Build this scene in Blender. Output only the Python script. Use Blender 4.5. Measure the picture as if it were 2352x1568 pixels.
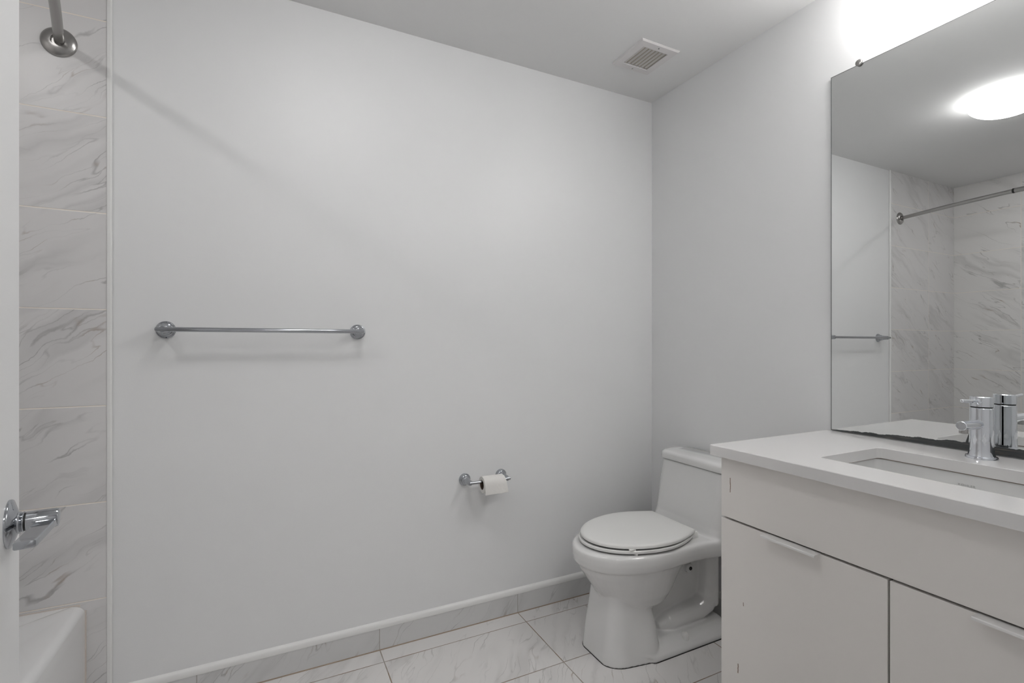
import bpy, bmesh, math, random
from mathutils import Vector, Matrix
PI = math.pi
for o in list(bpy.data.objects): bpy.data.objects.remove(o, do_unlink=True)
SC = bpy.context.scene
C = SC.collection

# ------------------------------------------------------------ camera, world, exposure
EYE = 1.19
cam_d = bpy.data.cameras.new('camera'); cam = bpy.data.objects.new('camera', cam_d); C.objects.link(cam)
cam_d.sensor_width = 36.0; cam_d.sensor_fit = 'HORIZONTAL'
cam_d.lens = 36.0*1128/2352
cam_d.clip_start = 0.02
cam_d.shift_y = 8.0/2352
cam.location = (0, 0, EYE)
cam.rotation_euler = (PI/2, 0, -math.radians(26.36))
SC.camera = cam
w = bpy.data.worlds.new('world'); SC.world = w; w.use_nodes = True
w.node_tree.nodes['Background'].inputs[0].default_value = (0.97, 0.98, 1.0, 1)
w.node_tree.nodes['Background'].inputs[1].default_value = 0.25
vs = SC.view_settings
SC.display_settings.display_device = 'sRGB'
vs.view_transform = 'Standard'; vs.look = 'None'; vs.gamma = 1.0; vs.use_curve_mapping = False
vs.exposure = 2.03
VANITY_E = 8.2        # radiance of the vanity bar diffuser
DOME_E = 3.5          # radiance of the ceiling dome
SHOWER_E = 31.0       # radiance of the shower downlight lens
HALL_FILL_E = 8.0  # radiance of the added, unseen hall fill

# ------------------------------------------------------------ room numbers (metres)
XR, YB, XL, YF, ZC = 1.776, 1.955, -1.361, 0.10, 2.44
TRIM_X = -0.4555
VY0, VY1 = 0.155, 1.05       # vanity cabinet along the right wall
VX = 1.227                   # cabinet face
CZ = 0.889                   # counter top

# ------------------------------------------------------------ materials
def newmat(name):
    m = bpy.data.materials.new(name); m.use_nodes = True
    return m, m.node_tree.nodes, m.node_tree.links, m.node_tree.nodes['Principled BSDF']
def simple(name, col, rough=0.5, metal=0.0, spec=0.5, coat=0.0, bump=None):
    m, n, l, b = newmat(name)
    b.inputs['Base Color'].default_value = (*col, 1)
    b.inputs['Roughness'].default_value = rough
    b.inputs['Metallic'].default_value = metal
    b.inputs['Specular IOR Level'].default_value = spec
    b.inputs['Coat Weight'].default_value = coat
    b.inputs['Coat Roughness'].default_value = 0.05
    if bump:
        tc = n.new('ShaderNodeTexCoord'); ns = n.new('ShaderNodeTexNoise'); bp = n.new('ShaderNodeBump')
        ns.inputs['Scale'].default_value = bump[0]; ns.inputs['Detail'].default_value = 3
        bp.inputs['Strength'].default_value = bump[1]; bp.inputs['Distance'].default_value = 0.002
        l.new(tc.outputs['Object'], ns.inputs['Vector']); l.new(ns.outputs['Fac'], bp.inputs['Height'])
        l.new(bp.outputs['Normal'], b.inputs['Normal'])
    return m
def emit(name, col, s):
    m = bpy.data.materials.new(name); m.use_nodes = True
    n = m.node_tree.nodes; n.clear()
    e = n.new('ShaderNodeEmission'); e.inputs[0].default_value = (*col, 1); e.inputs[1].default_value = s
    o = n.new('ShaderNodeOutputMaterial'); m.node_tree.links.new(e.outputs[0], o.inputs[0])
    return m
class NB:
    """tiny helper for math node chains"""
    def __init__(s, m): s.n = m.node_tree.nodes; s.l = m.node_tree.links
    def put(s, sock, v):
        if isinstance(v, (int, float)): sock.default_value = v
        else: s.l.new(v, sock)
    def m(s, op, a, b=None, c=None, clamp=False):
        x = s.n.new('ShaderNodeMath'); x.operation = op; x.use_clamp = clamp
        s.put(x.inputs[0], a)
        if b is not None: s.put(x.inputs[1], b)
        if c is not None: s.put(x.inputs[2], c)
        return x.outputs[0]
    def comb(s, a, b, c=0.0):
        x = s.n.new('ShaderNodeCombineXYZ')
        for i, v in enumerate((a, b, c)): s.put(x.inputs[i], v)
        return x.outputs[0]
    def noise(s, vec, scale, detail=2, rough=0.5, dist=0.0):
        x = s.n.new('ShaderNodeTexNoise'); s.l.new(vec, x.inputs['Vector'])
        x.inputs['Scale'].default_value = scale; x.inputs['Detail'].default_value = detail
        x.inputs['Roughness'].default_value = rough; x.inputs['Distortion'].default_value = dist
        return x.outputs['Fac']
    def step(s, v, lo, hi, a=0.0, b=1.0, smooth=True):
        x = s.n.new('ShaderNodeMapRange'); x.interpolation_type = 'SMOOTHSTEP' if smooth else 'LINEAR'
        s.put(x.inputs[0], v); x.inputs[1].default_value = lo; x.inputs[2].default_value = hi
        x.inputs[3].default_value = a; x.inputs[4].default_value = b
        return x.outputs[0]
    def mix(s, f, a, b):
        x = s.n.new('ShaderNodeMix'); x.data_type = 'RGBA'
        s.put(x.inputs[0], f)
        for i, v in ((6, a), (7, b)):
            if isinstance(v, tuple): x.inputs[i].default_value = (*v, 1)
            else: s.l.new(v, x.inputs[i])
        return x.outputs[2]

def marble(name, ua, va, u0, v0, tu, tv, angle=38, groutcol=(0.90, 0.84, 0.77), gw=0.0017,
           base=(0.72, 0.71, 0.71), seed=0.0, strength=1.0, rough=0.33, gdirt=None, edge=None):
    """marble-look porcelain tile; ua/va = world axes that run along the tile's sides"""
    m, n, l, b = newmat(name); k = NB(m)
    tc = n.new('ShaderNodeTexCoord'); sp = n.new('ShaderNodeSeparateXYZ'); l.new(tc.outputs['Object'], sp.inputs[0])
    u = sp.outputs['XYZ'.index(ua)]; v = sp.outputs['XYZ'.index(va)]
    fu = k.m('DIVIDE', k.m('SUBTRACT', u, u0), tu); fv = k.m('DIVIDE', k.m('SUBTRACT', v, v0), tv)
    iu = k.m('FLOOR', fu); iv = k.m('FLOOR', fv)
    wn = n.new('ShaderNodeTexWhiteNoise'); wn.noise_dimensions = '3D'
    l.new(k.comb(iu, iv, seed), wn.inputs['Vector'])
    sc = n.new('ShaderNodeSeparateXYZ'); l.new(wn.outputs['Color'], sc.inputs[0])
    pu = k.m('MULTIPLY_ADD', sc.outputs[0], 17.0, u); pv = k.m('MULTIPLY_ADD', sc.outputs[1], 17.0, v)
    ca, sa = math.cos(math.radians(angle)), math.sin(math.radians(angle))
    al = k.m('ADD', k.m('MULTIPLY', pu, ca), k.m('MULTIPLY', pv, sa))
    ac = k.m('SUBTRACT', k.m('MULTIPLY', pv, ca), k.m('MULTIPLY', pu, sa))
    # warp across the vein direction
    w1 = k.noise(k.comb(al, ac, 3.1), 5.0, 2)
    w2 = k.noise(k.comb(al, ac, 7.7), 26.0, 3, 0.6)
    ac2 = k.m('ADD', k.m('MULTIPLY_ADD', k.m('SUBTRACT', w1, 0.5), 0.10, ac), k.m('MULTIPLY', k.m('SUBTRACT', w2, 0.5), 0.016))
    def layer(sa_, sc_, z, width):
        q = k.noise(k.comb(k.m('MULTIPLY', al, sa_), k.m('MULTIPLY', ac2, sc_), z), 1.0, 2, 0.55)
        d = k.m('ABSOLUTE', k.m('SUBTRACT', q, 0.5))
        return k.step(d, 0.0, width, 1.0, 0.0, False), q
    fine, q1 = layer(1.5, 10.0, 1.0, 0.010)
    fine2, q2 = layer(2.6, 18.0, 5.0, 0.012)
    broad, q3 = layer(1.2, 7.0, 9.0, 0.07)
    mask = k.step(k.noise(k.comb(k.m('MULTIPLY', al, 1.3), k.m('MULTIPLY', ac, 4.0), 11.0), 1.0, 2), 0.42, 0.62)
    mask2 = k.step(k.noise(k.comb(k.m('MULTIPLY', al, 5.0), k.m('MULTIPLY', ac, 9.0), 21.0), 1.0, 3), 0.38, 0.68)
    vein = k.m('MAXIMUM', k.m('MULTIPLY', fine, mask2), k.m('MULTIPLY', k.m('MULTIPLY', fine2, mask), mask2), clamp=True)
    vein = k.m('MULTIPLY', vein, 0.75*strength)
    haze = k.m('MULTIPLY', k.m('MULTIPLY', broad, mask), 0.38*strength)
    brown = k.m('MULTIPLY', vein, k.step(k.noise(k.comb(al, ac, 40.0), 9.0, 2), 0.55, 0.66))
    dark = tuple(c*0.52 for c in base)
    col = k.mix(haze, base, tuple(c*0.66 for c in base))
    col = k.mix(vein, col, dark)
    col = k.mix(brown, col, (0.40, 0.30, 0.23))
    # grout
    du = k.m('MULTIPLY', k.m('SUBTRACT', 0.5, k.m('ABSOLUTE', k.m('SUBTRACT', k.m('FRACT', fu), 0.5))), tu)
    dv = k.m('MULTIPLY', k.m('SUBTRACT', 0.5, k.m('ABSOLUTE', k.m('SUBTRACT', k.m('FRACT', fv), 0.5))), tv)
    dm = k.m('MINIMUM', du, dv)
    g = k.step(dm, gw*0.75, gw*1.15, 1.0, 0.0)
    gc = groutcol
    if gdirt:
        gn = k.step(k.noise(tc.outputs['Object'], 7.0, 4, 0.7), 0.38, 0.62)
        gc = k.mix(gn, groutcol, gdirt)
    col = k.mix(g, col, gc)
    l.new(col, b.inputs['Base Color'])
    l.new(k.step(g, 0, 1, rough, 0.8), b.inputs['Roughness'])
    bp = n.new('ShaderNodeBump'); bp.inputs['Strength'].default_value = 0.6; bp.inputs['Distance'].default_value = 0.0012
    l.new(k.step(dm, 0.0, gw*1.6, 0.0, 1.0), bp.inputs['Height']); l.new(bp.outputs['Normal'], b.inputs['Normal'])
    return m

M = {}
M['paint'] = simple('wall_paint', (0.81, 0.815, 0.82), 0.42, spec=0.4, bump=(220, 0.06))
M['ceil'] = simple('ceiling_paint', (0.81, 0.81, 0.81), 0.8, spec=0.2)
M['trim'] = simple('white_trim', (0.82, 0.82, 0.81), 0.35)
M['door'] = simple('door_paint', (0.80, 0.80, 0.80), 0.38)
M['ceramic'] = simple('vitreous_china', (0.76, 0.76, 0.755), 0.12, coat=0.5)
M['seat'] = simple('seat_plastic', (0.79, 0.79, 0.775), 0.28)
M['acryl'] = simple('tub_enamel', (0.80, 0.80, 0.80), 0.15, coat=0.4)
M['chrome'] = simple('chrome', (0.44, 0.455, 0.48), 0.07, metal=1.0)
M['chrome_bright'] = simple('faucet_chrome', (0.74, 0.76, 0.80), 0.06, metal=1.0)
M['steel'] = simple('brushed_steel', (0.42, 0.41, 0.40), 0.26, metal=1.0)
M['black'] = simple('black_rubber', (0.01, 0.01, 0.01), 0.5)
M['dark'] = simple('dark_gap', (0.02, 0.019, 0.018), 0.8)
M['quartz'] = simple('white_quartz', (0.80, 0.79, 0.785), 0.12, coat=0.2)
M['laminate_edge'] = simple('laminate_edge', (0.86, 0.83, 0.80), 0.35)
M['pull'] = simple('pull_white_metal', (0.88, 0.87, 0.86), 0.35)
M['paper'] = simple('tissue_paper', (0.80, 0.785, 0.76), 0.95, spec=0.1, bump=(90, 0.3))
M['card'] = simple('cardboard', (0.10, 0.065, 0.05), 0.9)
M['caulk'] = simple('old_caulk', (0.72, 0.66, 0.61), 0.7)
M['seal'] = simple('stained_sealant', (0.26, 0.19, 0.15), 0.8)
M['dirtgrout'] = simple('dirty_grout', (0.34, 0.27, 0.21), 0.9)
M['lip_dirt_shade'] = simple('louvre_lip_dirt_shade', (0.42, 0.38, 0.32), 0.9)
M['gap_shade'] = simple('gap_shade_dark', (0.03, 0.03, 0.03), 0.6)  # near-black rail colour: the shade in the door gaps is painted in
M['logo'] = simple('basin_print', (0.50, 0.50, 0.49), 0.4)
M['vent'] = simple('vent_enamel', (0.74, 0.72, 0.72), 0.45)
M['duct'] = simple('duct_inside', (0.09, 0.075, 0.055), 0.9)
M['slat'] = simple('louvre_dusty', (0.76, 0.74, 0.72), 0.55)
M['vanity_glow'] = emit('vanity_diffuser', (1.0, 0.985, 0.965), VANITY_E)
M['dome_glow'] = emit('dome_diffuser', (1.0, 0.99, 0.98), DOME_E)
M['shower_glow'] = emit('downlight_lens', (1.0, 0.985, 0.97), SHOWER_E)
M['fill_glow'] = emit('hall_fill_glow', (1.0, 0.98, 0.96), HALL_FILL_E)
M['tile_back'] = marble('marble_back', 'X', 'Z', -0.974, 0.097, 0.6, 0.301, 33, seed=4.0, strength=1.1)
M['tile_left'] = marble('marble_left', 'Y', 'Z', 1.955-0.6*4+0.2, 0.097, 0.6, 0.301, 35, seed=5.0, strength=1.3, base=(0.78, 0.77, 0.76))
M['tile_floor'] = marble('marble_floor', 'X', 'Y', 0.389, 0.066, 0.604, 0.300, 52, groutcol=(0.36, 0.33, 0.30), gdirt=(0.26, 0.19, 0.13),
                         seed=9.0, base=(0.74, 0.725, 0.715), rough=0.22, gw=0.0020)
M['tile_base'] = marble('marble_base', 'X', 'Z', 0.388, -1.0, 0.604, 5.0, 50, groutcol=(0.42, 0.40, 0.38), seed=13.0,
                        base=(0.66, 0.66, 0.66), rough=0.3, gw=0.0015, strength=1.0)
M['tile_base_r'] = marble('marble_base_right', 'Y', 'Z', 1.355, -1.0, 0.6, 5.0, 50, groutcol=(0.42, 0.40, 0.38), seed=14.0,
                          base=(0.66, 0.66, 0.66), rough=0.3, gw=0.0015, strength=0.8)

# laminate with a few chips
def lam():
    m, n, l, b = newmat('vanity_laminate'); k = NB(m)
    tc = n.new('ShaderNodeTexCoord'); sp = n.new('ShaderNodeSeparateXYZ'); l.new(tc.outputs['Object'], sp.inputs[0])
    y, z = sp.outputs[1], sp.outputs[2]
    tot = None
    for (cy, z0, z1, hw) in ((1.018, .753, .796, .0012), (.9735, .437, .4475, .0011), (.991, .233, .261, .0014)):
        yy = k.m('ADD', y, k.m('MULTIPLY', k.m('SUBTRACT', k.noise(tc.outputs['Object'], 90, 2), 0.5), 0.003))
        a = k.m('LESS_THAN', k.m('ABSOLUTE', k.m('SUBTRACT', yy, cy)), hw)
        c = k.m('LESS_THAN', k.m('ABSOLUTE', k.m('SUBTRACT', z, (z0+z1)/2)), (z1-z0)/2)
        t = k.m('MULTIPLY', a, c); tot = t if tot is None else k.m('ADD', tot, t)
    l.new(k.mix(tot, (0.86, 0.83, 0.80), (0.24, 0.16, 0.11)), b.inputs['Base Color'])
    b.inputs['Roughness'].default_value = 0.3
    return m
M['lam'] = lam()

def mirror_mat():
    m, n, l, b = newmat('mirror_silver'); k = NB(m)
    tc = n.new('ShaderNodeTexCoord'); sp = n.new('ShaderNodeSeparateXYZ'); l.new(tc.outputs['Object'], sp.inputs[0])
    y, z = sp.outputs[1], sp.outputs[2]
    # corroded backing along the bottom edge, its upper border ragged
    ramp = k.step(y, 1.05, 0.70, 0.0015, 0.021, False)
    rag = k.m('MULTIPLY', k.m('SUBTRACT', k.noise(k.comb(0.0, y, 0.0), 22, 5, 0.65), 0.5), 0.018)
    rag = k.m('MULTIPLY', rag, k.step(y, 1.05, 0.95, 0.1, 1.0, False))
    top = k.m('ADD', k.m('ADD', ramp, rag), CZ+0.004)
    bad = k.step(k.m('SUBTRACT', top, z), -0.0008, 0.0008)
    # one drip-shaped spot that climbs beside the faucet
    dy = k.m('ABSOLUTE', k.m('SUBTRACT', y, 0.6685))
    sl = k.m('SUBTRACT', 0.012, k.m('MULTIPLY', k.m('SUBTRACT', z, CZ+0.012), 0.28))
    dr = k.m('MULTIPLY', k.m('LESS_THAN', dy, sl), k.m('LESS_THAN', z, CZ+0.052))
    bad = k.m('MAXIMUM', bad, dr)
    streak = k.step(k.noise(k.comb(0.0, k.m('MULTIPLY', y, 9.0), k.m('MULTIPLY', z, 160.0)), 1.0, 4, 0.6), 0.5, 0.75)
    bcol = k.mix(streak, (0.045, 0.05, 0.052), (0.17, 0.155, 0.135))
    l.new(k.mix(bad, (0.83, 0.842, 0.838), bcol), b.inputs['Base Color'])
    l.new(k.m('SUBTRACT', 1.0, bad), b.inputs['Metallic'])
    l.new(k.m('MULTIPLY', bad, 0.35), b.inputs['Roughness'])
    return m
M['mirror'] = mirror_mat()
M['mirror_edge'] = simple('mirror_edge', (0.11, 0.115, 0.115), 0.4)

# ------------------------------------------------------------ geometry helpers
def link(name, me, mat, parent=None, smooth=False, bevel=None, seg=3):
    o = bpy.data.objects.new(name, me); C.objects.link(o)
    mats = mat if isinstance(mat, (list, tuple)) else [mat]
    for x in mats: me.materials.append(M[x])
    if parent is not None:
        o.parent = parent
        bpy.context.view_layer.update()
        o.matrix_parent_inverse = Matrix.Identity(4)
    if bevel:
        bv = o.modifiers.new('bevel', 'BEVEL'); bv.width = bevel; bv.segments = seg
        bv.limit_method = 'ANGLE'; bv.angle_limit = math.radians(40); bv.harden_normals = False
        smooth = True
    if smooth:
        for p in me.polygons: p.use_smooth = True
        try: me.set_sharp_from_angle(angle=math.radians(38))
        except Exception: pass
    return o
def mk(name, bm, mat, parent=None, smooth=False, bevel=None, seg=3, recalc=True):
    if recalc: bmesh.ops.recalc_face_normals(bm, faces=bm.faces[:])
    me = bpy.data.meshes.new(name); bm.to_mesh(me); bm.free()
    return link(name, me, mat, parent, smooth, bevel, seg)
def box(bm, x0, x1, y0, y1, z0, z1, mi=0):
    v = [bm.verts.new(p) for p in ((x0,y0,z0),(x1,y0,z0),(x1,y1,z0),(x0,y1,z0),(x0,y0,z1),(x1,y0,z1),(x1,y1,z1),(x0,y1,z1))]
    for f in ((0,3,2,1),(4,5,6,7),(0,1,5,4),(1,2,6,5),(2,3,7,6),(3,0,4,7)):
        bm.faces.new([v[i] for i in f]).material_index = mi
    return v
def loft(bm, loops, cap0=True, cap1=True, closed=False, mi=0):
    L = [[bm.verts.new(p) for p in lp] for lp in loops]
    n = len(L[0]); R = range(len(L)) if closed else range(len(L)-1)
    for i in R:
        a, b = L[i], L[(i+1) % len(L)]
        for j in range(n):
            f = bm.faces.new((a[j], a[(j+1) % n], b[(j+1) % n], b[j])); f.material_index = mi
    if not closed:
        if cap0: bm.faces.new(L[0][::-1]).material_index = mi
        if cap1: bm.faces.new(L[-1]).material_index = mi
def rrect(x0, x1, y0, y1, r, z, n=6):
    r = min(r, (x1-x0)/2-1e-5, (y1-y0)/2-1e-5); out = []
    for cx, cy, a in ((x1-r, y1-r, 0), (x0+r, y1-r, 90), (x0+r, y0+r, 180), (x1-r, y0+r, 270)):
        for i in range(n+1):
            t = math.radians(a+90*i/n); out.append((cx+r*math.cos(t), cy+r*math.sin(t), z))
    return out
def frame_of(d):
    d = Vector(d).normalized(); up = Vector((0,0,1)) if abs(d.z) < 0.95 else Vector((0,1,0))
    a = up.cross(d).normalized(); return d, a, d.cross(a).normalized()
def lathe(bm, p, axis, prof, n=40, mi=0):
    """prof = list of (distance along axis, radius)"""
    d, a, b = frame_of(axis); p = Vector(p)
    loops = [[tuple(p+d*t+(a*math.cos(2*PI*i/n)+b*math.sin(2*PI*i/n))*max(r, 1e-5)) for i in range(n)] for t, r in prof]
    loft(bm, loops, mi=mi)
def tube(bm, pts, r, n=20, mi=0, sy=1.0):
    pts = [Vector(p) for p in pts]; rs = r if isinstance(r, (list, tuple)) else [r]*len(pts)
    loops = []; prev = None
    for i, p in enumerate(pts):
        d = (pts[min(i+1, len(pts)-1)]-pts[max(i-1, 0)]).normalized()
        if prev is None: _, a, _b = frame_of(d)
        else: a = (prev-d*prev.dot(d)).normalized()
        prev = a; b = d.cross(a)
        loops.append([tuple(p+(a*math.cos(2*PI*k/n)+b*math.sin(2*PI*k/n))*rs[i]) for k in range(n)])
    loft(bm, loops, mi=mi)
def thing(name, label, cat, loc=(0,0,0), rotz=0, group=None):
    o = bpy.data.objects.new(name, None); C.objects.link(o); o.empty_display_size = 0.05
    o.location = loc; o.rotation_euler = (0, 0, rotz)
    o['label'] = label; o['category'] = cat
    if group: o['group'] = group
    return o
def tag(o, label, cat): o['label'] = label; o['category'] = cat; return o
def structure(o, label=None):
    o['kind'] = 'structure'
    if label: o['label'] = label
    return o
def local(o, t):   # meshes are written in world coordinates; shift them into the frame of an unrotated root
    return o

# ------------------------------------------------------------ the room
T = 0.12
bm = bmesh.new(); box(bm, XL-T, XR+T, -1.6, YB+T, -0.1, 0)
structure(mk('floor', bm, 'tile_floor'), 'white marble-look tiled floor with brown grout lines')
bm = bmesh.new()
hx0, hx1, hy0, hy1 = 1.396, 1.536, 1.586, 1.726      # hole of the exhaust duct
for a in ((XL-T, hx0, -1.6, YB+T), (hx1, XR+T, -1.6, YB+T), (hx0, hx1, -1.6, hy0), (hx0, hx1, hy1, YB+T)): box(bm, *a, ZC, ZC+0.1)
structure(mk('ceiling', bm, 'ceil'), 'flat matte grey-white ceiling')
bm = bmesh.new(); box(bm, XL-T, XR+T, YB, YB+T, 0, ZC)
wb = structure(mk('wall_back', bm, 'paint'), 'white painted wall carrying the towel bar')
bm = bmesh.new(); box(bm, XL, TRIM_X, YB-0.008, YB, 0, ZC)
c = mk('tile_cladding', bm, 'tile_back', wb); c['label'] = 'grey-veined marble tiles in the tub alcove'
bm = bmesh.new(); box(bm, XR, XR+T, -1.6, YB, 0, ZC)
structure(mk('wall_right', bm, 'paint'), 'white painted wall behind the mirror and toilet')
bm = bmesh.new(); box(bm, XL-T, XL, -1.6, YB, 0, ZC)
structure(mk('wall_left', bm, 'tile_left'), 'marble tiled long wall of the tub alcove seen in the mirror')
DX0, DX1 = -0.186, 0.60      # doorway in the front wall; the photograph is taken from it
bm = bmesh.new()
box(bm, XL, DX0, YF-T, YF, 0, ZC); box(bm, DX1, XR, YF-T, YF, 0, ZC); box(bm, DX0, DX1, YF-T, YF, 2.06, ZC)
structure(mk('wall_front', bm, 'paint'), 'painted wall with the doorway')
bm = bmesh.new(); box(bm, XL, XR, -1.6, -1.5, 0, ZC)
structure(mk('wall_hall', bm, 'paint'), 'hallway wall beyond the doorway')
# white edge trims
bm = bmesh.new(); loft(bm, [rrect(TRIM_X-0.001, TRIM_X+0.013, YB-0.011, YB+0.0, 0.004, z) for z in (0.0, ZC)])
structure(mk('trim_1', bm, 'trim', smooth=True), 'thin white vertical trim where tile meets paint')
# baseboards: cut tile below a white rounded trim
def base(name, mat, p0, p1, horiz, lab):
    bm = bmesh.new()
    if horiz: box(bm, p0, p1, YB-0.010, YB, 0, 0.084)
    else: box(bm, XR-0.010, XR, p0, p1, 0, 0.084)
    o = structure(mk(name, bm, mat), lab)
    bm = bmesh.new(); prof = [(0, 0.084), (0.0115, 0.084), (0.0122, 0.092), (0.0105, 0.100), (0.006, 0.1065), (0, 0.1085)]
    if horiz: L = [[(x, YB-d, z) for d, z in prof] for x in (p0, p1)]
    else: L = [[(XR-d, y, z) for d, z in prof] for y in (p0, p1)]
    loft(bm, L); t = mk('cap_trim', bm, 'trim', o, smooth=True); t['label'] = 'white rounded cap strip'
    bm = bmesh.new(); prof = [(0.010, 0), (0.0130, 0), (0.0125, 0.0015), (0.0105, 0.0030), (0.010, 0.0032)]
    if horiz: L = [[(x, YB-d, z) for d, z in prof] for x in (p0, p1-0.012)]
    else: L = [[(XR-d, y, z) for d, z in prof] for y in (p0, p1)]
    loft(bm, L); t = mk('grout_line', bm, 'dirtgrout', o); t['label'] = 'brown dirty grout line at the floor'
    return o
base('baseboard_back', 'tile_base', TRIM_X+0.013, XR, True, 'marble tile baseboard with white cap along the towel bar wall')
base('baseboard_right', 'tile_base_r', VY1+0.002, YB-0.0125, False, 'marble tile baseboard behind the toilet')

# ------------------------------------------------------------ lamps
root = thing('vanity_light', 'long glowing white bar light mounted above the mirror', 'light', (XR, 0.605, 2.272))
LY0, LY1, LZ = 0.335, 0.872, 2.272
def in_root(bm, r):
    bmesh.ops.translate(bm, verts=bm.verts[:], vec=-Vector(r.location)); return bm
bm = bmesh.new(); box(bm, XR-0.046, XR, LY0+0.020, LY1-0.020, LZ-0.036, LZ+0.036)
mk('back_plate', in_root(bm, root), 'pull', root, bevel=0.003)
bm = bmesh.new()
def dsec(y, s):
    return [(XR-0.0465-0.048*s*math.sin(PI*i/16)**0.8, y, LZ+0.050*s*math.cos(PI*i/16)) for i in range(17)]
ends = [(0.0, 0.55), (0.002, 0.75), (0.008, 0.90), (0.018, 0.98), (0.03, 1.0)]
loops = [dsec(LY0+t, s) for t, s in ends] + [dsec(LY1-t, s) for t, s in reversed(ends)]
loft(bm, loops)
mk('diffuser', in_root(bm, root), 'vanity_glow', root, smooth=True)

DCX, DCY = 0.232, 1.095
root = thing('ceiling_light', 'round white dome light glowing on the ceiling, seen in the mirror', 'light', (DCX, DCY, ZC))
bm = bmesh.new(); lathe(bm, (0,0,0), (0,0,-1), [(0, 0.135), (0.022, 0.135)], 48)
mk('base_ring', bm, 'trim', root, smooth=True)
bm = bmesh.new(); pr = [(0.014, 0.145), (0.016, 0.154)]
pr += [(0.018+0.082*math.sin(a*PI/2/12), 0.158*math.cos(a*PI/2/12)) for a in range(0, 13)]
lathe(bm, (0,0,0), (0,0,-1), pr, 56)
mk('diffuser', bm, 'dome_glow', root, smooth=True)

root = thing('shower_downlight', 'small round recessed downlight above the bathtub', 'light', (-0.93, 1.0, ZC))
bm = bmesh.new(); lathe(bm, (0,0,0), (0,0,-1), [(0, 0.075), (0.006, 0.072), (0.006, 0.055), (0.001, 0.055)], 40)
mk('trim_ring', bm, 'trim', root, smooth=True)
bm = bmesh.new(); lathe(bm, (0,0,0), (0,0,-1), [(0.0012, 0.054), (0.0035, 0.054)], 40)
mk('lens', bm, 'shower_glow', root)
root = thing('hall_fill', 'unseen round fill light added in the hallway behind the doorway', 'light', (0.1, -0.8, ZC))  # added only to fill the room through the doorway
bm = bmesh.new(); lathe(bm, (0,0,0), (0,0,-1), [(0, 0.17), (0.03, 0.165), (0.05, 0.13)], 40)
mk('diffuser', bm, 'fill_glow', root, smooth=True)

# ------------------------------------------------------------ ceiling vent
vx0, vx1, vy0, vy1 = 1.364, 1.569, 1.555, 1.757
ix0, ix1, iy0, iy1 = 1.401, 1.531, 1.591, 1.721
vc = ((vx0+vx1)/2, (vy0+vy1)/2)
root = thing('ceiling_vent', 'square white louvred exhaust vent on the ceiling near the corner', 'vent', (vc[0], vc[1], ZC))
bm = bmesh.new()
def vl(x0, x1, y0, y1, z): return rrect(x0-vc[0], x1-vc[0], y0-vc[1], y1-vc[1], 0.0008, z, 1)
loft(bm, [vl(vx0, vx1, vy0, vy1, 0), vl(vx0, vx1, vy0, vy1, -0.0015), vl(vx0+.005, vx1-.005, vy0+.005, vy1-.005, -0.0065),
          vl(ix0-.002, ix1+.002, iy0-.002, iy1+.002, -0.0075), vl(ix0, ix1, iy0, iy1, -0.006), vl(ix0, ix1, iy0, iy1, 0.030),
          vl(ix0-.002, ix1+.002, iy0-.002, iy1+.002, 0.030), vl(ix0-.002, ix1+.002, iy0-.002, iy1+.002, 0)], closed=True)
mk('frame', bm, 'vent', root)
bm = bmesh.new()
loft(bm, [vl(ix0-.001, ix1+.001, iy0-.001, iy1+.001, z) for z in (0.031, 0.090)], cap0=False)
mk('duct', bm, 'duct', root, recalc=False)
N = 7; pitch = (ix1-ix0)/N
for i in range(N):
    bm = bmesh.new(); cx = ix0-vc[0]+pitch*(i+0.42)
    out = [(-0.0092, 0.0060), (-0.0074, 0.0062), (-0.0040, 0.0035), (-0.0005, -0.0005), (0.0030, -0.0048), (0.0058, -0.0066), (0.0080, -0.0060)]
    a = [(cx+x, z) for x, z in out] + [(cx+x+0.0010, z+0.0011) for x, z in reversed(out)]
    loft(bm, [[(x, y, z) for x, z in a] for y in (iy0-vc[1]+0.0030, iy1-vc[1]-0.0030)])
    bm.faces.ensure_lookup_table()
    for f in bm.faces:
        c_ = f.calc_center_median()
        if len(f.verts) == 4 and c_.z < -0.0055: f.material_index = 1     # brown lip: seam dirt and the shade between blades, put into the colour
    mk('louvre', bm, ['slat', 'lip_dirt_shade'], root, smooth=True)
for sy in (-1, 1):
    bm = bmesh.new(); lathe(bm, (0, sy*0.0835, -0.007), (0,0,-1), [(0, 0.0032), (0.0022, 0.0028), (0.0026, 0.001)], 14)
    s = mk('screw', bm, 'steel', root, smooth=True); s['label'] = 'small dark screw head'

# ------------------------------------------------------------ towel bar
def wall_post(bm, x, z, R=0.028, L=0.066):
    k = R/0.028
    lathe(bm, (x, YB, z), (0,-1,0), [(0, R), (0.004, R), (0.0065, R*0.95), (0.0075, R*0.84), (0.010, R*0.82), (0.0125, R*0.76), (0.0135, R*0.68), (0.024, R*0.66),
          (0.027, R*0.62), (0.029, R*0.54), (0.036, R*0.52), (0.039, R*0.48), (L-0.014, R*0.45), (L-0.004, R*0.42), (L, R*0.34)], 48)
root = thing('towel_bar', 'long polished chrome towel bar on the white wall', 'towel bar', (0.0, YB, 1.24))
for x in (-0.303, 0.306):
    bm = bmesh.new(); wall_post(bm, x, 1.240, 0.0285, 0.068)
    mk('mounting_post', in_root(bm, root), 'chrome', root, smooth=True)
bm = bmesh.new(); r = 0.0075
lathe(bm, (-0.322, YB-0.068, 1.240), (1,0,0), [(0, r*0.6), (0.003, r), (0.640, r), (0.643, r*0.6)], 28)
mk('rail', in_root(bm, root), 'chrome', root, smooth=True)

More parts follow.
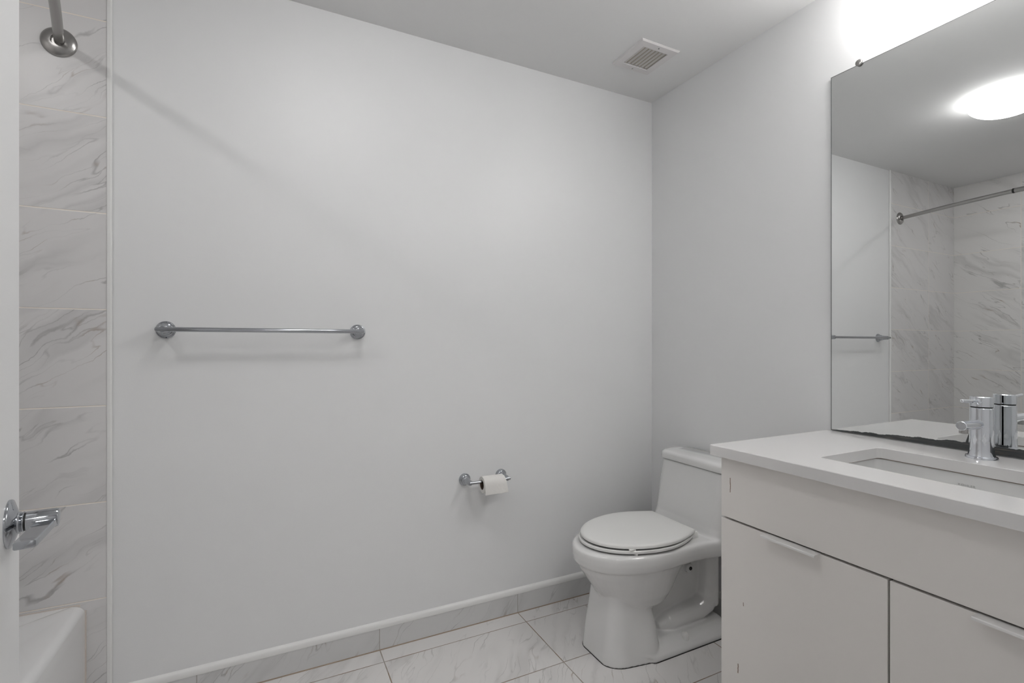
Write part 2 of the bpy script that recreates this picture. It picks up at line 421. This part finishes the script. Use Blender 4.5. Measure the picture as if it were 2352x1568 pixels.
# ------------------------------------------------------------ toilet paper holder and roll
root = thing('toilet_paper_holder', 'chrome two-post toilet paper holder low on the wall', 'toilet paper holder', (0.83, YB, 0.621))
for x in (0.744, 0.913):
    bm = bmesh.new(); wall_post(bm, x, 0.621, 0.0255, 0.072)
    mk('mounting_post', in_root(bm, root), 'chrome', root, smooth=True)
bm = bmesh.new(); lathe(bm, (0.738, YB-0.070, 0.621), (1,0,0), [(0, 0.004), (0.002, 0.0065), (0.187, 0.0065), (0.189, 0.004)], 24)
mk('spindle', in_root(bm, root), 'chrome', root, smooth=True)
RX0, RX1, RR, RH = 0.794, 0.889, 0.0345, 0.0190
RZ = 0.621-(RH-0.0068)
root = thing('toilet_paper_roll', 'nearly used white toilet paper roll hanging on the holder', 'toilet paper', (0.845, YB-0.070, RZ))
bm = bmesh.new(); n = 48
cy = YB-0.070
def ring(x, R): return [(x, cy+R*math.cos(2*PI*i/n), RZ+R*math.sin(2*PI*i/n)) for i in range(n)]
loft(bm, [ring(RX0, RH+0.0012), ring(RX0, RR-0.0015), ring(RX0+0.0015, RR), ring(RX1-0.0015, RR), ring(RX1, RR-0.0015), ring(RX1, RH+0.0012)], closed=True)
# the loose sheet that drops in front
sh = []
for i in range(10):
    t = i/9; a = PI*0.62+ (PI-PI*0.62)*min(1, t/0.45)
    if t < 0.45: p = (cy+(RR+0.0006)*math.cos(a), RZ+(RR+0.0006)*math.sin(a))
    else: p = (cy-(RR+0.0006)-0.002*math.sin((t-.45)*3), RZ-(t-0.45)/0.55*0.034)
    sh.append(p)
for th in (0,):
    L = []
    for q_, (yy, zz) in enumerate(sh):
        xr = RX1+0.0008+0.010*(q_/9)**1.3
        L.append([(RX0+0.001, yy, zz), (xr, yy, zz), (xr, yy-0.0007, zz), (RX0+0.001, yy-0.0007, zz)])
    loft(bm, L)
mk('paper', in_root(bm, root), 'paper', root, smooth=True)
bm = bmesh.new(); loft(bm, [ring(RX0+0.0005, RH), ring(RX0+0.0005, RH+0.0012), ring(RX1-0.0005, RH+0.0012), ring(RX1-0.0005, RH)], closed=True)
o = mk('cardboard_core', in_root(bm, root), 'card', root, smooth=True); o['label'] = 'dark brown cardboard core'

# ------------------------------------------------------------ curved shower rod
FX, FZ = -0.570, 2.108
root = thing('shower_rod', 'curved brushed metal shower curtain rod spanning the tub alcove', 'shower rod', (FX, YB-0.008, FZ))
YT = YB-0.008
LR = YT-YF
def rod(s): return (FX+0.150*math.sin(PI*s/LR), YT-s, FZ)
for y, d in ((YT, -1), (YF, 1)):
    bm = bmesh.new()
    lathe(bm, (FX, y, FZ), (0, d, 0), [(0, 0.044), (0.003, 0.044), (0.007, 0.041), (0.011, 0.033), (0.0135, 0.022), (0.0140, 0.0175), (0.008, 0.0172), (0.008, 0.002)], 48)
    mk('wall_flange', in_root(bm, root), 'steel', root, smooth=True)
bm = bmesh.new(); tube(bm, [rod(0.006+i*(LR-0.012)/60) for i in range(61)], 0.0125, 28)
rd = mk('tube', in_root(bm, root), 'steel', root, smooth=True)
bm = bmesh.new(); tube(bm, [rod(s) for s in [0.66+i*0.02 for i in range(28)]], 0.0145, 28)
mk('outer_sleeve', in_root(bm, root), 'steel', root, smooth=True)
bm = bmesh.new(); tube(bm, [rod(0.650), rod(0.655), rod(0.660)], 0.0147, 28)
mk('joint_ring', in_root(bm, root), 'black', root, smooth=True)

# ------------------------------------------------------------ bathtub
TX0, TX1, TY0, TY1, TZ = XL+0.001, -0.508, YF+0.001, YB-0.009, 0.388
root = thing('bathtub', 'white built-in alcove bathtub with rounded rim edge', 'bathtub', ((TX0+TX1)/2, (TY0+TY1)/2, 0))
bm = bmesh.new()
def q(d, z, r): return rrect(TX0, TX1-d, TY0, TY1, r, z, 8)
R = 0.022; loops = [q(0.0, 0.0, 0.004)]
loops.append(q(0.0, TZ-0.06, 0.004))
for i in range(0, 7):
    a = i/6*PI/2; loops.append(q(R*(1-math.cos(a)), TZ-R+R*math.sin(a), 0.004+0.012*i/6))
def q2(e, z, r): return rrect(TX0+0.06+e, TX1-0.105-e, TY0+0.12+e, TY1-0.13-e*1.6, r, z, 8)
loops += [q2(-0.012, TZ, 0.10), q2(-0.004, TZ-0.003, 0.10), q2(0.006, TZ-0.014, 0.10), q2(0.03, 0.16, 0.10), q2(0.05, 0.09, 0.09), q2(0.10, 0.07, 0.06)]
loft(bm, loops)
mk('shell', in_root(bm, root), 'acryl', root, smooth=True)
bm = bmesh.new(); box(bm, TX0+0.005, TX1-0.012, TY1-0.0005, TY1+0.0005, TZ-0.006, TZ+0.004)
box(bm, TX1-0.0015, TX1+0.003, TY1-0.003, TY1+0.0005, 0.0, TZ-0.018)
o = mk('caulk_line', in_root(bm, root), 'caulk', root); o['label'] = 'thin pinkish caulk line'

# ------------------------------------------------------------ door with lever
ang = math.atan2(0.986-0.915, -0.332+0.3213)      # direction of the slab, hinge to free edge
ED = Vector((-0.333, 0.979)); HD = Vector((math.cos(ang), math.sin(ang)))
ED = Vector((-0.3320, 0.9790))
HD = Vector((-0.0107, 0.0641)).normalized(); Wd = 0.862
NR = Vector((HD.y, -HD.x))       # normal towards the room (+X)
hinge = ED-HD*Wd
rz = math.atan2(HD.y, HD.x)
bm = bmesh.new(); box(bm, 0, Wd, 0, 0.035, 0.008, 2.045)
door = structure(mk('door_1', bm, 'door', bevel=0.0015), 'white slab door swung open at the left edge')
door.location = (hinge.x, hinge.y, 0); door.rotation_euler = (0, 0, rz)
# local frame: +x to the free edge, -y is the face towards the room
hx, hz = Wd-0.065, 0.943
bm = bmesh.new()
lathe(bm, (hx, 0, hz), (0,-1,0), [(0.0085, 0.0135), (0.0095, 0.0150), (0.0120, 0.0150), (0.0130, 0.0130), (0.0145, 0.0135), (0.0150, 0.0142), (0.0160, 0.0142), (0.0165, 0.0125)], 48)
hd = mk('door_handle', bm, 'chrome', door, smooth=True); hd['label'] = 'polished chrome lever handle'
bm = bmesh.new(); lathe(bm, (hx, 0, hz), (0,-1,0), [(0, 0.033), (0.0022, 0.033), (0.0034, 0.0322), (0.0090, 0.0165), (0.0100, 0.0150), (0.0104, 0.0130)], 64)
mk('rose', bm, 'chrome', hd, smooth=True)
bm = bmesh.new(); lathe(bm, (hx, 0, hz), (0,-1,0), [(0.0162, 0.0124), (0.0182, 0.0124)], 40)
mk('seal_ring', bm, 'black', hd, smooth=True)
bm = bmesh.new(); lathe(bm, (hx, 0, hz), (0,-1,0), [(0.0176, 0.0122), (0.0182, 0.0132), (0.0490, 0.0132), (0.0515, 0.0122), (0.0525, 0.0085), (0.0528, 0.002)], 48)
# the flat blade returns towards the hinges
L = []
for t in (-0.004, 0.0, 0.02, 0.05, 0.08, 0.090, 0.0935, 0.0945):
    s_ = 1.0 if t < 0.092 else (0.94 if t < 0.094 else 0.75)
    y0, y1 = -0.0525+0.12*max(t, 0), -0.0300+0.12*max(t, 0); zc = hz-0.0030-0.03*max(t, 0)
    L.append([(hx+0.002-t, (y0+y1)/2+(yy-(y0+y1)/2)*s_, zc+zz*s_) for yy, zz in ((y0+.0015, -.0052), (y1-.0015, -.0052), (y1, -.0038), (y1, .0038), (y1-.0015, .0052), (y0+.0015, .0052), (y0, .0038), (y0, -.0038))])
loft(bm, L)
mk('lever', bm, 'chrome', hd, smooth=True)
bm = bmesh.new(); box(bm, Wd-0.0005, Wd+0.0012, 0.006, 0.029, hz-0.028, hz+0.028); box(bm, Wd, Wd+0.008, 0.011, 0.024, hz-0.010, hz+0.010)
mk('latch', bm, 'steel', door, bevel=0.0008)
for z in (0.25, 1.02, 1.80):
    bm = bmesh.new(); lathe(bm, (0.001, 0.040, z), (0,0,1), [(0, 0.006), (0.09, 0.006)], 16)
    mk('hinge', bm, 'steel', door, smooth=True)

# ------------------------------------------------------------ vanity
root = thing('vanity_cabinet', 'warm white flat-front bathroom vanity cabinet beside the toilet', 'cabinet', (VX, (VY0+VY1)/2, 0))
mid = (VY0+VY1)/2
bm = bmesh.new()
box(bm, VX+0.021, XR-0.001, VY0, VY1, 0.10, CZ-0.0305)
box(bm, VX+0.07, XR-0.001, VY0+0.002, VY1-0.002, 0, 0.10)
# hollow for the basin is inside the counter opening: cut the top as a frame
bm.free(); bm = bmesh.new()
box(bm, VX+0.021, XR-0.001, VY0, VY0+0.018, 0.10, CZ-0.0305)
box(bm, VX+0.021, XR-0.001, VY1-0.018, VY1, 0.10, CZ-0.0305)
box(bm, VX+0.021, XR-0.001, VY0+0.018, VY1-0.018, 0.10, 0.118)
box(bm, XR-0.012, XR-0.001, VY0+0.018, VY1-0.018, 0.118, CZ-0.0305)
box(bm, VX+0.08, XR-0.001, VY0+0.002, VY1-0.002, 0, 0.10)
mk('body', in_root(bm, root), 'laminate_edge', root)
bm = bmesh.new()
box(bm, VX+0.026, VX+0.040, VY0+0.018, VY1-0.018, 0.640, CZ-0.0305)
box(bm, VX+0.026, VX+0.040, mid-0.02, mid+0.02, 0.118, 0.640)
o = mk('front_rail', in_root(bm, root), 'gap_shade', root); o['label'] = 'rail painted near-black as the shade in the door gaps'
bm = bmesh.new(); box(bm, VX, VX+0.019, VY0, VY1, 0.6765, CZ-0.0305)
def shift_mat_obj(o): return o
top = mk('false_drawer_front', bm, 'lam', None, bevel=0.0008, seg=2)
def adopt(o, r):
    o.parent = r; o.matrix_parent_inverse = Matrix.Translation(-Vector(r.location))
    return o
adopt(top, root)
for (y0, y1) in ((mid+0.0022, VY1), (VY0, mid-0.0022)):
    bm = bmesh.new(); box(bm, VX, VX+0.019, y0, y1, 0.105, 0.6705)
    d = adopt(mk('cabinet_door', bm, 'lam', None, bevel=0.0008, seg=2), root)
    cyy = (y0+y1)/2; z1 = 0.6705
    bm = bmesh.new()
    pr = [(0.004, z1+0.0015), (-0.022, z1+0.0015), (-0.0235, z1-0.0005), (-0.0235, z1-0.0050), (-0.0218, z1-0.0050), (-0.0215, z1-0.0005), (0.004, z1-0.0003)]
    loft(bm, [[(VX+dx, yy, zz) for dx, zz in pr] for yy in (cyy-0.074, cyy+0.074)])
    h = mk('edge_pull', bm, 'pull', None)
    h.parent = d
# countertop with the basin opening
OX0, OX1, OY0, OY1 = 1.325, 1.606, 0.395, 0.815
top_t = 0.030
bm = bmesh.new()
n6 = 6
def co(z, e=0): return rrect(1.198+e, XR-0.0005-e*0, YF+0.001, 1.068-e, 0.0025, z, n6)
def ci(z, e=0): return rrect(OX0-e, OX1+e, OY0-e, OY1+e, 0.012, z, n6)
loft(bm, [co(CZ-top_t), co(CZ-0.0015), co(CZ, 0.0015), ci(CZ, 0.001), ci(CZ-0.001), ci(CZ-top_t)], closed=True)
o = mk('countertop', bm, 'quartz')
tag(o, 'glossy white quartz countertop on the vanity with a sink cutout', 'countertop')
# basin
root = thing('sink_basin', 'white rectangular undermount sink basin below the countertop', 'sink', ((OX0+OX1)/2, (OY0+OY1)/2, CZ-top_t))
bm = bmesh.new()
def bi(e, z, r): return rrect(OX0-0.004+e, OX1+0.006-e, OY0-0.005+e, OY1+0.005-e, r, z, 8)
zt = CZ-top_t-0.0030
loft(bm, [bi(-0.022, zt, 0.03), bi(0.0, zt, 0.022), bi(0.002, zt-0.004, 0.022), bi(0.010, zt-0.10, 0.03), bi(0.020, zt-0.125, 0.04), bi(0.05, zt-0.138, 0.05), bi(0.10, zt-0.142, 0.03),
          bi(0.09, zt-0.152, 0.03), bi(0.02, zt-0.142, 0.04), bi(-0.004, zt-0.10, 0.03), bi(-0.012, zt-0.012, 0.03), bi(-0.022, zt-0.010, 0.03)], closed=False, cap0=False, cap1=False)
loft(bm, [bi(0.10, zt-0.142, 0.03), bi(0.12, zt-0.1425, 0.02)], cap0=False)
mk('bowl', in_root(bm, root), 'ceramic', root, smooth=True)
bm = bmesh.new()
loft(bm, [bi(0.0002, CZ-top_t-0.0001, 0.02), bi(0.0002, zt+0.0001, 0.02), bi(-0.020, zt+0.0001, 0.03), bi(-0.020, CZ-top_t-0.0001, 0.03)], closed=True)
o = mk('sealant_line', in_root(bm, root), 'seal', root); o['label'] = 'thin brown stained sealant line'
bm = bmesh.new(); lathe(bm, ((OX0+OX1)/2, mid, zt-0.1425), (0,0,1), [(0, 0.031), (0.003, 0.030), (0.004, 0.024), (0.002, 0.02), (0.002, 0.002)], 36)
mk('drain', in_root(bm, root), 'chrome', root, smooth=True)
# faint printed brand on the back wall of the basin
cu = bpy.data.curves.new('brand_text', 'FONT'); cu.body = 'KOHLER'; cu.size = 0.0085; cu.align_x = 'CENTER'; cu.extrude = 0.0002
cu.space_character = 1.15
tmp = bpy.data.objects.new('tmp_text', cu); C.objects.link(tmp); bpy.context.view_layer.update()
me = bpy.data.meshes.new_from_object(tmp.evaluated_get(bpy.context.evaluated_depsgraph_get()))
bpy.data.objects.remove(tmp)
tx = link('brand_print', me, 'logo', root); tx['label'] = 'faint grey printed lettering'
tx.rotation_euler = (PI/2+0.08, 0, -PI/2)
tx.location = Vector((OX1+0.0012, 0.612, zt-0.030)) - Vector(root.location)

# ------------------------------------------------------------ faucet
fx, fy = 1.701, 0.6166
root = thing('faucet', 'single lever chrome faucet standing behind the sink', 'faucet', (fx, fy, CZ))
bm = bmesh.new(); lathe(bm, (0,0,0), (0,0,1), [(0, 0.0335), (0.003, 0.0335), (0.0055, 0.0325), (0.0065, 0.029)], 48)
mk('base_flange', bm, 'chrome_bright', root, smooth=True)
bm = bmesh.new(); lathe(bm, (0,0,0), (0,0,1), [(0.0062, 0.0285), (0.010, 0.0272), (0.022, 0.0256), (0.050, 0.0246), (0.133, 0.0240), (0.1345, 0.0225)], 56)
mk('body', bm, 'chrome_bright', root, smooth=True)
bm = bmesh.new(); lathe(bm, (0,0,0), (0,0,1), [(0.1343, 0.0222), (0.1370, 0.0222)], 48)
mk('gap_ring', bm, 'dark', root, smooth=True)
bm = bmesh.new(); lathe(bm, (0,0,0), (0,0,1), [(0.1368, 0.0225), (0.1378, 0.0240), (0.1625, 0.0240), (0.1640, 0.0225), (0.1643, 0.002)], 56)
cap = mk('handle_cap', bm, 'chrome_bright', root, smooth=True)
bm = bmesh.new(); lathe(bm, (-0.015, 0, 0.152), (-1, 0, 0.06), [(0, 0.0085), (0.012, 0.0085), (0.014, 0.0045), (0.088, 0.0042), (0.092, 0.0040), (0.0935, 0.0025)], 24)
mk('lever', bm, 'chrome_bright', cap, smooth=True)
bm = bmesh.new()
lathe(bm, (-0.010, 0, 0.0905), (-1, 0, 0.03), [(0, 0.0125), (0.095, 0.0118), (0.1000, 0.0118), (0.1015, 0.0105), (0.1018, 0.001)], 36)
mk('spout', bm, 'chrome_bright', root, smooth=True)
bm = bmesh.new(); lathe(bm, (-0.098, 0, 0.086), (0, 0, -1), [(0, 0.0095), (0.012, 0.0095), (0.013, 0.008)], 30)
mk('aerator', bm, 'steel', root, smooth=True)

# ------------------------------------------------------------ mirror
MX = XR-0.006
root = thing('wall_mirror', 'large frameless wall mirror with corroded dark bottom edge', 'mirror', (XR, 0.6, CZ))
MY0, MY1, MZ0, MZ1 = YF+0.004, 1.048, CZ+0.003, 2.128
bm = bmesh.new(); v = box(bm, MX, XR-0.0006, MY0, MY1, MZ0, MZ1, 1)
bm.faces.ensure_lookup_table()
for f in bm.faces:
    if abs(f.calc_center_median().x-MX) < 1e-4: f.material_index = 0
pane = mk('glass_pane', bm, ['mirror', 'mirror_edge'], None); adopt(pane, root)
# dark polished rim of the pane
bm = bmesh.new(); e = 0.0016
box(bm, MX-0.0004, MX+0.0002, MY1-e, MY1+0.0003, MZ0, MZ1); box(bm, MX-0.0004, MX+0.0002, MY0, MY1, MZ1-e, MZ1+0.0003)
o = adopt(mk('pane_edge', bm, 'mirror_edge'), root); o['label'] = 'thin dark grey edge line'
for y in (0.955, 0.25):
    bm = bmesh.new(); lathe(bm, (XR, y, MZ1+0.004), (-1,0,0), [(0, 0.006), (0.0075, 0.006), (0.0076, 0.0105), (0.012, 0.0105), (0.0145, 0.009), (0.0155, 0.005)], 28)
    adopt(mk('mirror_clip', bm, 'steel', smooth=True), root)

# ------------------------------------------------------------ toilet (local +x = out from the wall)
TYC = 1.55
root = thing('toilet', 'white one-piece toilet with closed lid in the corner', 'toilet', (XR, TYC, 0), PI)
def D2(pts, z): return [(x, y, z) for x, y in pts]
def egg(xb, wb, xm, w_, xf, z, n=64, p=2.0, k=0.0):
    """closed outline: straight back edge at xb (half width wb), widest w_ at xm, rounded front at xf"""
    pts = []
    h = n//2
    for i in range(h+1):          # y>0 side from back to front
        t = i/h
        if t < 0.45:
            s = t/0.45; x = xb+(xm-xb)*s; y = wb+(w_-wb)*math.sin(s*PI/2)
        else:
            s = (t-0.45)/0.55*PI/2; x = xm+(xf-xm)*math.sin(s)**(2/p); y = w_*math.cos(s)**(2/p) if s < PI/2-1e-6 else 0.0
        pts.append((x, y))
    full = [(x, y) for x, y in pts] + [(x, -y) for x, y in reversed(pts[:-1])]
    return [(x, y, z) for x, y in full]
def inset(loop, d, z, cx=None):
    X = [p[0] for p in loop]; Y = [p[1] for p in loop]
    cx = (min(X)+max(X))/2; hx = (max(X)-min(X))/2; hy = (max(Y)-min(Y))/2
    return [(cx+(p[0]-cx)*(1-d/hx), p[1]*(1-d/hy), z) for p in loop]
bm = bmesh.new()
# rim band + deck
def slab(n=72):
    side = [(0.012, 0.190), (0.10, 0.196), (0.16, 0.194), (0.20, 0.188), (0.25, 0.178), (0.30, 0.175), (0.36, 0.178), (0.42, 0.182), (0.47, 0.183)]
    for i in range(1, 19):
        s = i/18*PI/2; side.append((0.47+0.262*math.sin(s), 0.183*math.cos(s)))
    side[-1] = (0.732, 0.0)
    return side+[(x, -y) for x, y in reversed(side[:-1])]
S = D2(slab(), 0)
def zed(loop, z, zb):  # deck sits a little lower than the rim
    return [(x, y, z+(zb if x < 0.2 else zb*(1-(x-0.2)/0.12) if x < 0.32 else 0)) for x, y, _ in loop]
loft(bm, [inset(S, 0.030, 0.352), inset(S, 0.010, 0.356), inset(S, 0.004, 0.364), inset(S, 0.0, 0.385), inset(S, 0.0, 0.406), inset(S, 0.003, 0.416), inset(S, 0.010, 0.421), inset(S, 0.02, 0.4225)])
# bowl
def ell(cx, rx, ry, z, n=48, p=2.0):
    return [(cx+rx*math.copysign(abs(math.cos(2*PI*i/n))**(2/p), math.cos(2*PI*i/n)), ry*math.copysign(abs(math.sin(2*PI*i/n))**(2/p), math.sin(2*PI*i/n)), z) for i in range(n)]
loft(bm, [ell(0.470, 0.07, 0.055, 0.160), ell(0.470, 0.115, 0.095, 0.178), ell(0.470, 0.145, 0.124, 0.205), ell(0.472, 0.168, 0.142, 0.240), ell(0.475, 0.200, 0.156, 0.29), ell(0.475, 0.228, 0.166, 0.33), ell(0.475, 0.242, 0.172, 0.37)])
# front column
def colm(x0, x1, hy, taper, r, z):
    out = []
    for x, y, zz in rrect(x0, x1, -hy, hy, r, z, 10):
        t = (x-x0)/(x1-x0); out.append((x, y*(1-taper*t), z))
    return out
loft(bm, [colm(0.420, 0.662, 0.149, 0.27, 0.072, 0.0), colm(0.422, 0.659, 0.149, 0.28, 0.072, 0.03), colm(0.435, 0.646, 0.134, 0.26, 0.06, 0.12), colm(0.455, 0.632, 0.124, 0.24, 0.055, 0.20), colm(0.465, 0.622, 0.115, 0.2, 0.05, 0.26), colm(0.47, 0.64, 0.11, 0.15, 0.05, 0.33)])
# foot plate
loft(bm, [rrect(0.055, 0.50, -0.147, 0.147, 0.03, 0.0, 6), rrect(0.056, 0.50, -0.146, 0.146, 0.03, 0.016, 6), rrect(0.062, 0.56, -0.130, 0.130, 0.03, 0.034, 6), rrect(0.075, 0.56, -0.100, 0.100, 0.03, 0.055, 6)])
# web between column and rear limb
box(bm, 0.10, 0.50, -0.030, 0.030, 0.03, 0.37)
lathe(bm, (0.205, -0.05, 0.262), (0, 1, 0), [(0, 0.020), (0.10, 0.020)], 24)
def flat_tube(pts, r, sy):
    b2 = bmesh.new(); 
    tube(b2, pts, r, 24)
    bmesh.ops.scale(b2, vec=(1, sy, 1), verts=b2.verts[:])
    me = bpy.data.meshes.new('t'); b2.to_mesh(me); b2.free(); bm.from_mesh(me); bpy.data.meshes.remove(me)
def arc(cx, cz, r, a0, a1, n=8): return [(cx+r*math.cos(math.radians(a0+(a1-a0)*i/n)), 0, cz+r*math.sin(math.radians(a0+(a1-a0)*i/n))) for i in range(n+1)]
flat_tube([(0.100, 0, 0.40), (0.098, 0, 0.30), (0.098, 0, 0.16)] + [(0.100, 0, 0.10)] , 0.047, 2.0)
flat_tube([(0.098, 0, 0.19), (0.103, 0, 0.135), (0.125, 0, 0.100), (0.17, 0, 0.082), (0.25, 0, 0.074), (0.33, 0, 0.066), (0.375, 0, 0.055), (0.40, 0, 0.045)], [0.048, 0.052, 0.054, 0.052, 0.050, 0.048, 0.036, 0.014], 1.75)
flat_tube([(0.42, 0, 0.185), (0.36, 0, 0.215), (0.32, 0, 0.265), (0.295, 0, 0.33), (0.285, 0, 0.38)], [0.040, 0.043, 0.042, 0.040, 0.036], 1.7)
# tank
def tnk(xf, hy, bow, z, r=0.045):
    out = []
    for x, y, zz in rrect(0.012, xf, -hy, hy, r, z, 10):
        t = max(0, (x-0.05)/(xf-0.05)); out.append((x+bow*t*(1-(y/hy)**2), y, z))
    return out
loft(bm, [tnk(0.20, 0.190, 0.05, 0.385, 0.03), tnk(0.205, 0.192, 0.048, 0.415, 0.035), tnk(0.192, 0.193, 0.035, 0.428, 0.04), tnk(0.183, 0.194, 0.030, 0.455), tnk(0.170, 0.195, 0.030, 0.52), tnk(0.150, 0.1965, 0.030, 0.62), tnk(0.141, 0.1975, 0.030, 0.672)])
bmesh.ops.recalc_face_normals(bm, faces=bm.faces[:])
me = bpy.data.meshes.new('bowl_and_tank'); bm.to_mesh(me); bm.free()
body = link('bowl_and_tank', me, 'ceramic', root)
rm = body.modifiers.new('remesh', 'REMESH'); rm.mode = 'VOXEL'; rm.voxel_size = 0.004; rm.use_smooth_shade = True
sm = body.modifiers.new('smooth', 'SMOOTH'); sm.factor = 0.5; sm.iterations = 5
# tank lid
bm = bmesh.new()
def tl(e, z): return tnk(0.148-e, 0.203-e, 0.030, z, 0.05)
def dome(e, z):
    return tl(e, z)
loft(bm, [tl(0.006, 0.6745), tl(0.0, 0.676), tl(-0.001, 0.682), tl(0.0, 0.697), tl(0.003, 0.704), tl(0.010, 0.709), tl(0.025, 0.712), tl(0.05, 0.7135)])
mk('tank_lid', bm, 'ceramic', root, smooth=True)
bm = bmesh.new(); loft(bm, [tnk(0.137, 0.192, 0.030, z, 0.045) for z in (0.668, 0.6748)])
o = mk('lid_shadow_gap', bm, 'dark', root); o.name = 'lid_shade_strip'; o['label'] = 'dark strip painted as the shade under the tank lid'  # dark strip put in for the shade between tank and lid
# seat and lid
E = egg(0.262, 0.122, 0.44, 0.178, 0.700, 0)
bm = bmesh.new(); loft(bm, [inset(E, 0.050, 0.4340), inset(E, 0.014, 0.4335), inset(E, 0.009, 0.4290), inset(E, 0.003, 0.4282), inset(E, 0.0, 0.4300), inset(E, 0.0, 0.4375), inset(E, 0.0035, 0.4400), inset(E, 0.012, 0.4395), inset(E, 0.020, 0.4360), inset(E, 0.050, 0.4350)])
mk('seat', bm, 'seat', root, smooth=True)
E2 = egg(0.254, 0.122, 0.44, 0.176, 0.692, 0)
bm = bmesh.new(); loft(bm, [inset(E2, 0.050, 0.4520), inset(E2, 0.013, 0.4510), inset(E2, 0.009, 0.4455), inset(E2, 0.003, 0.4448), inset(E2, 0.0, 0.4462), inset(E2, 0.0, 0.4525), inset(E2, 0.002, 0.4560), inset(E2, 0.006, 0.4585), inset(E2, 0.014, 0.4600), inset(E2, 0.05, 0.4610)])
mk('seat_lid', bm, 'seat', root, smooth=True)
def bumper(x, y, z0, z1, a, b):
    bm = bmesh.new(); box(bm, x-a, x+a, y-b, y+b, z0, z1); mk('bumper', bm, 'seat', root, bevel=0.001, seg=2)
for sy in (-1, 1):
    bumper(0.587, sy*0.140, 0.4392, 0.4460, 0.012, 0.006)
    bumper(0.575, sy*0.146, 0.4215, 0.4295, 0.004, 0.006)
    bm = bmesh.new(); loft(bm, [rrect(0.236, 0.275, sy*0.112-0.013, sy*0.112+0.013, 0.008, z, 5) for z in (0.420, 0.440)] + [rrect(0.239, 0.272, sy*0.112-0.010, sy*0.112+0.010, 0.008, 0.4445, 5)])
    mk('hinge', bm, 'seat', root, smooth=True)
    bm = bmesh.new(); lathe(bm, (0.305, sy*0.117, 0.024), (0, 0, 1), [(0, 0.0155), (0.022, 0.0152), (0.029, 0.0130), (0.034, 0.0085), (0.036, 0.001)], 28)
    mk('bolt_cap', bm, 'seat', root, smooth=True)
bm = bmesh.new(); lathe(bm, (0.205, 0.0470, 0.262), (0, 1, 0), [(0, 0.0075), (0.0062, 0.0075)], 20)
o = mk('side_hole', bm, 'dark', root); o['label'] = 'small dark hole under the rear deck'
# thin grey sealing line round the foot
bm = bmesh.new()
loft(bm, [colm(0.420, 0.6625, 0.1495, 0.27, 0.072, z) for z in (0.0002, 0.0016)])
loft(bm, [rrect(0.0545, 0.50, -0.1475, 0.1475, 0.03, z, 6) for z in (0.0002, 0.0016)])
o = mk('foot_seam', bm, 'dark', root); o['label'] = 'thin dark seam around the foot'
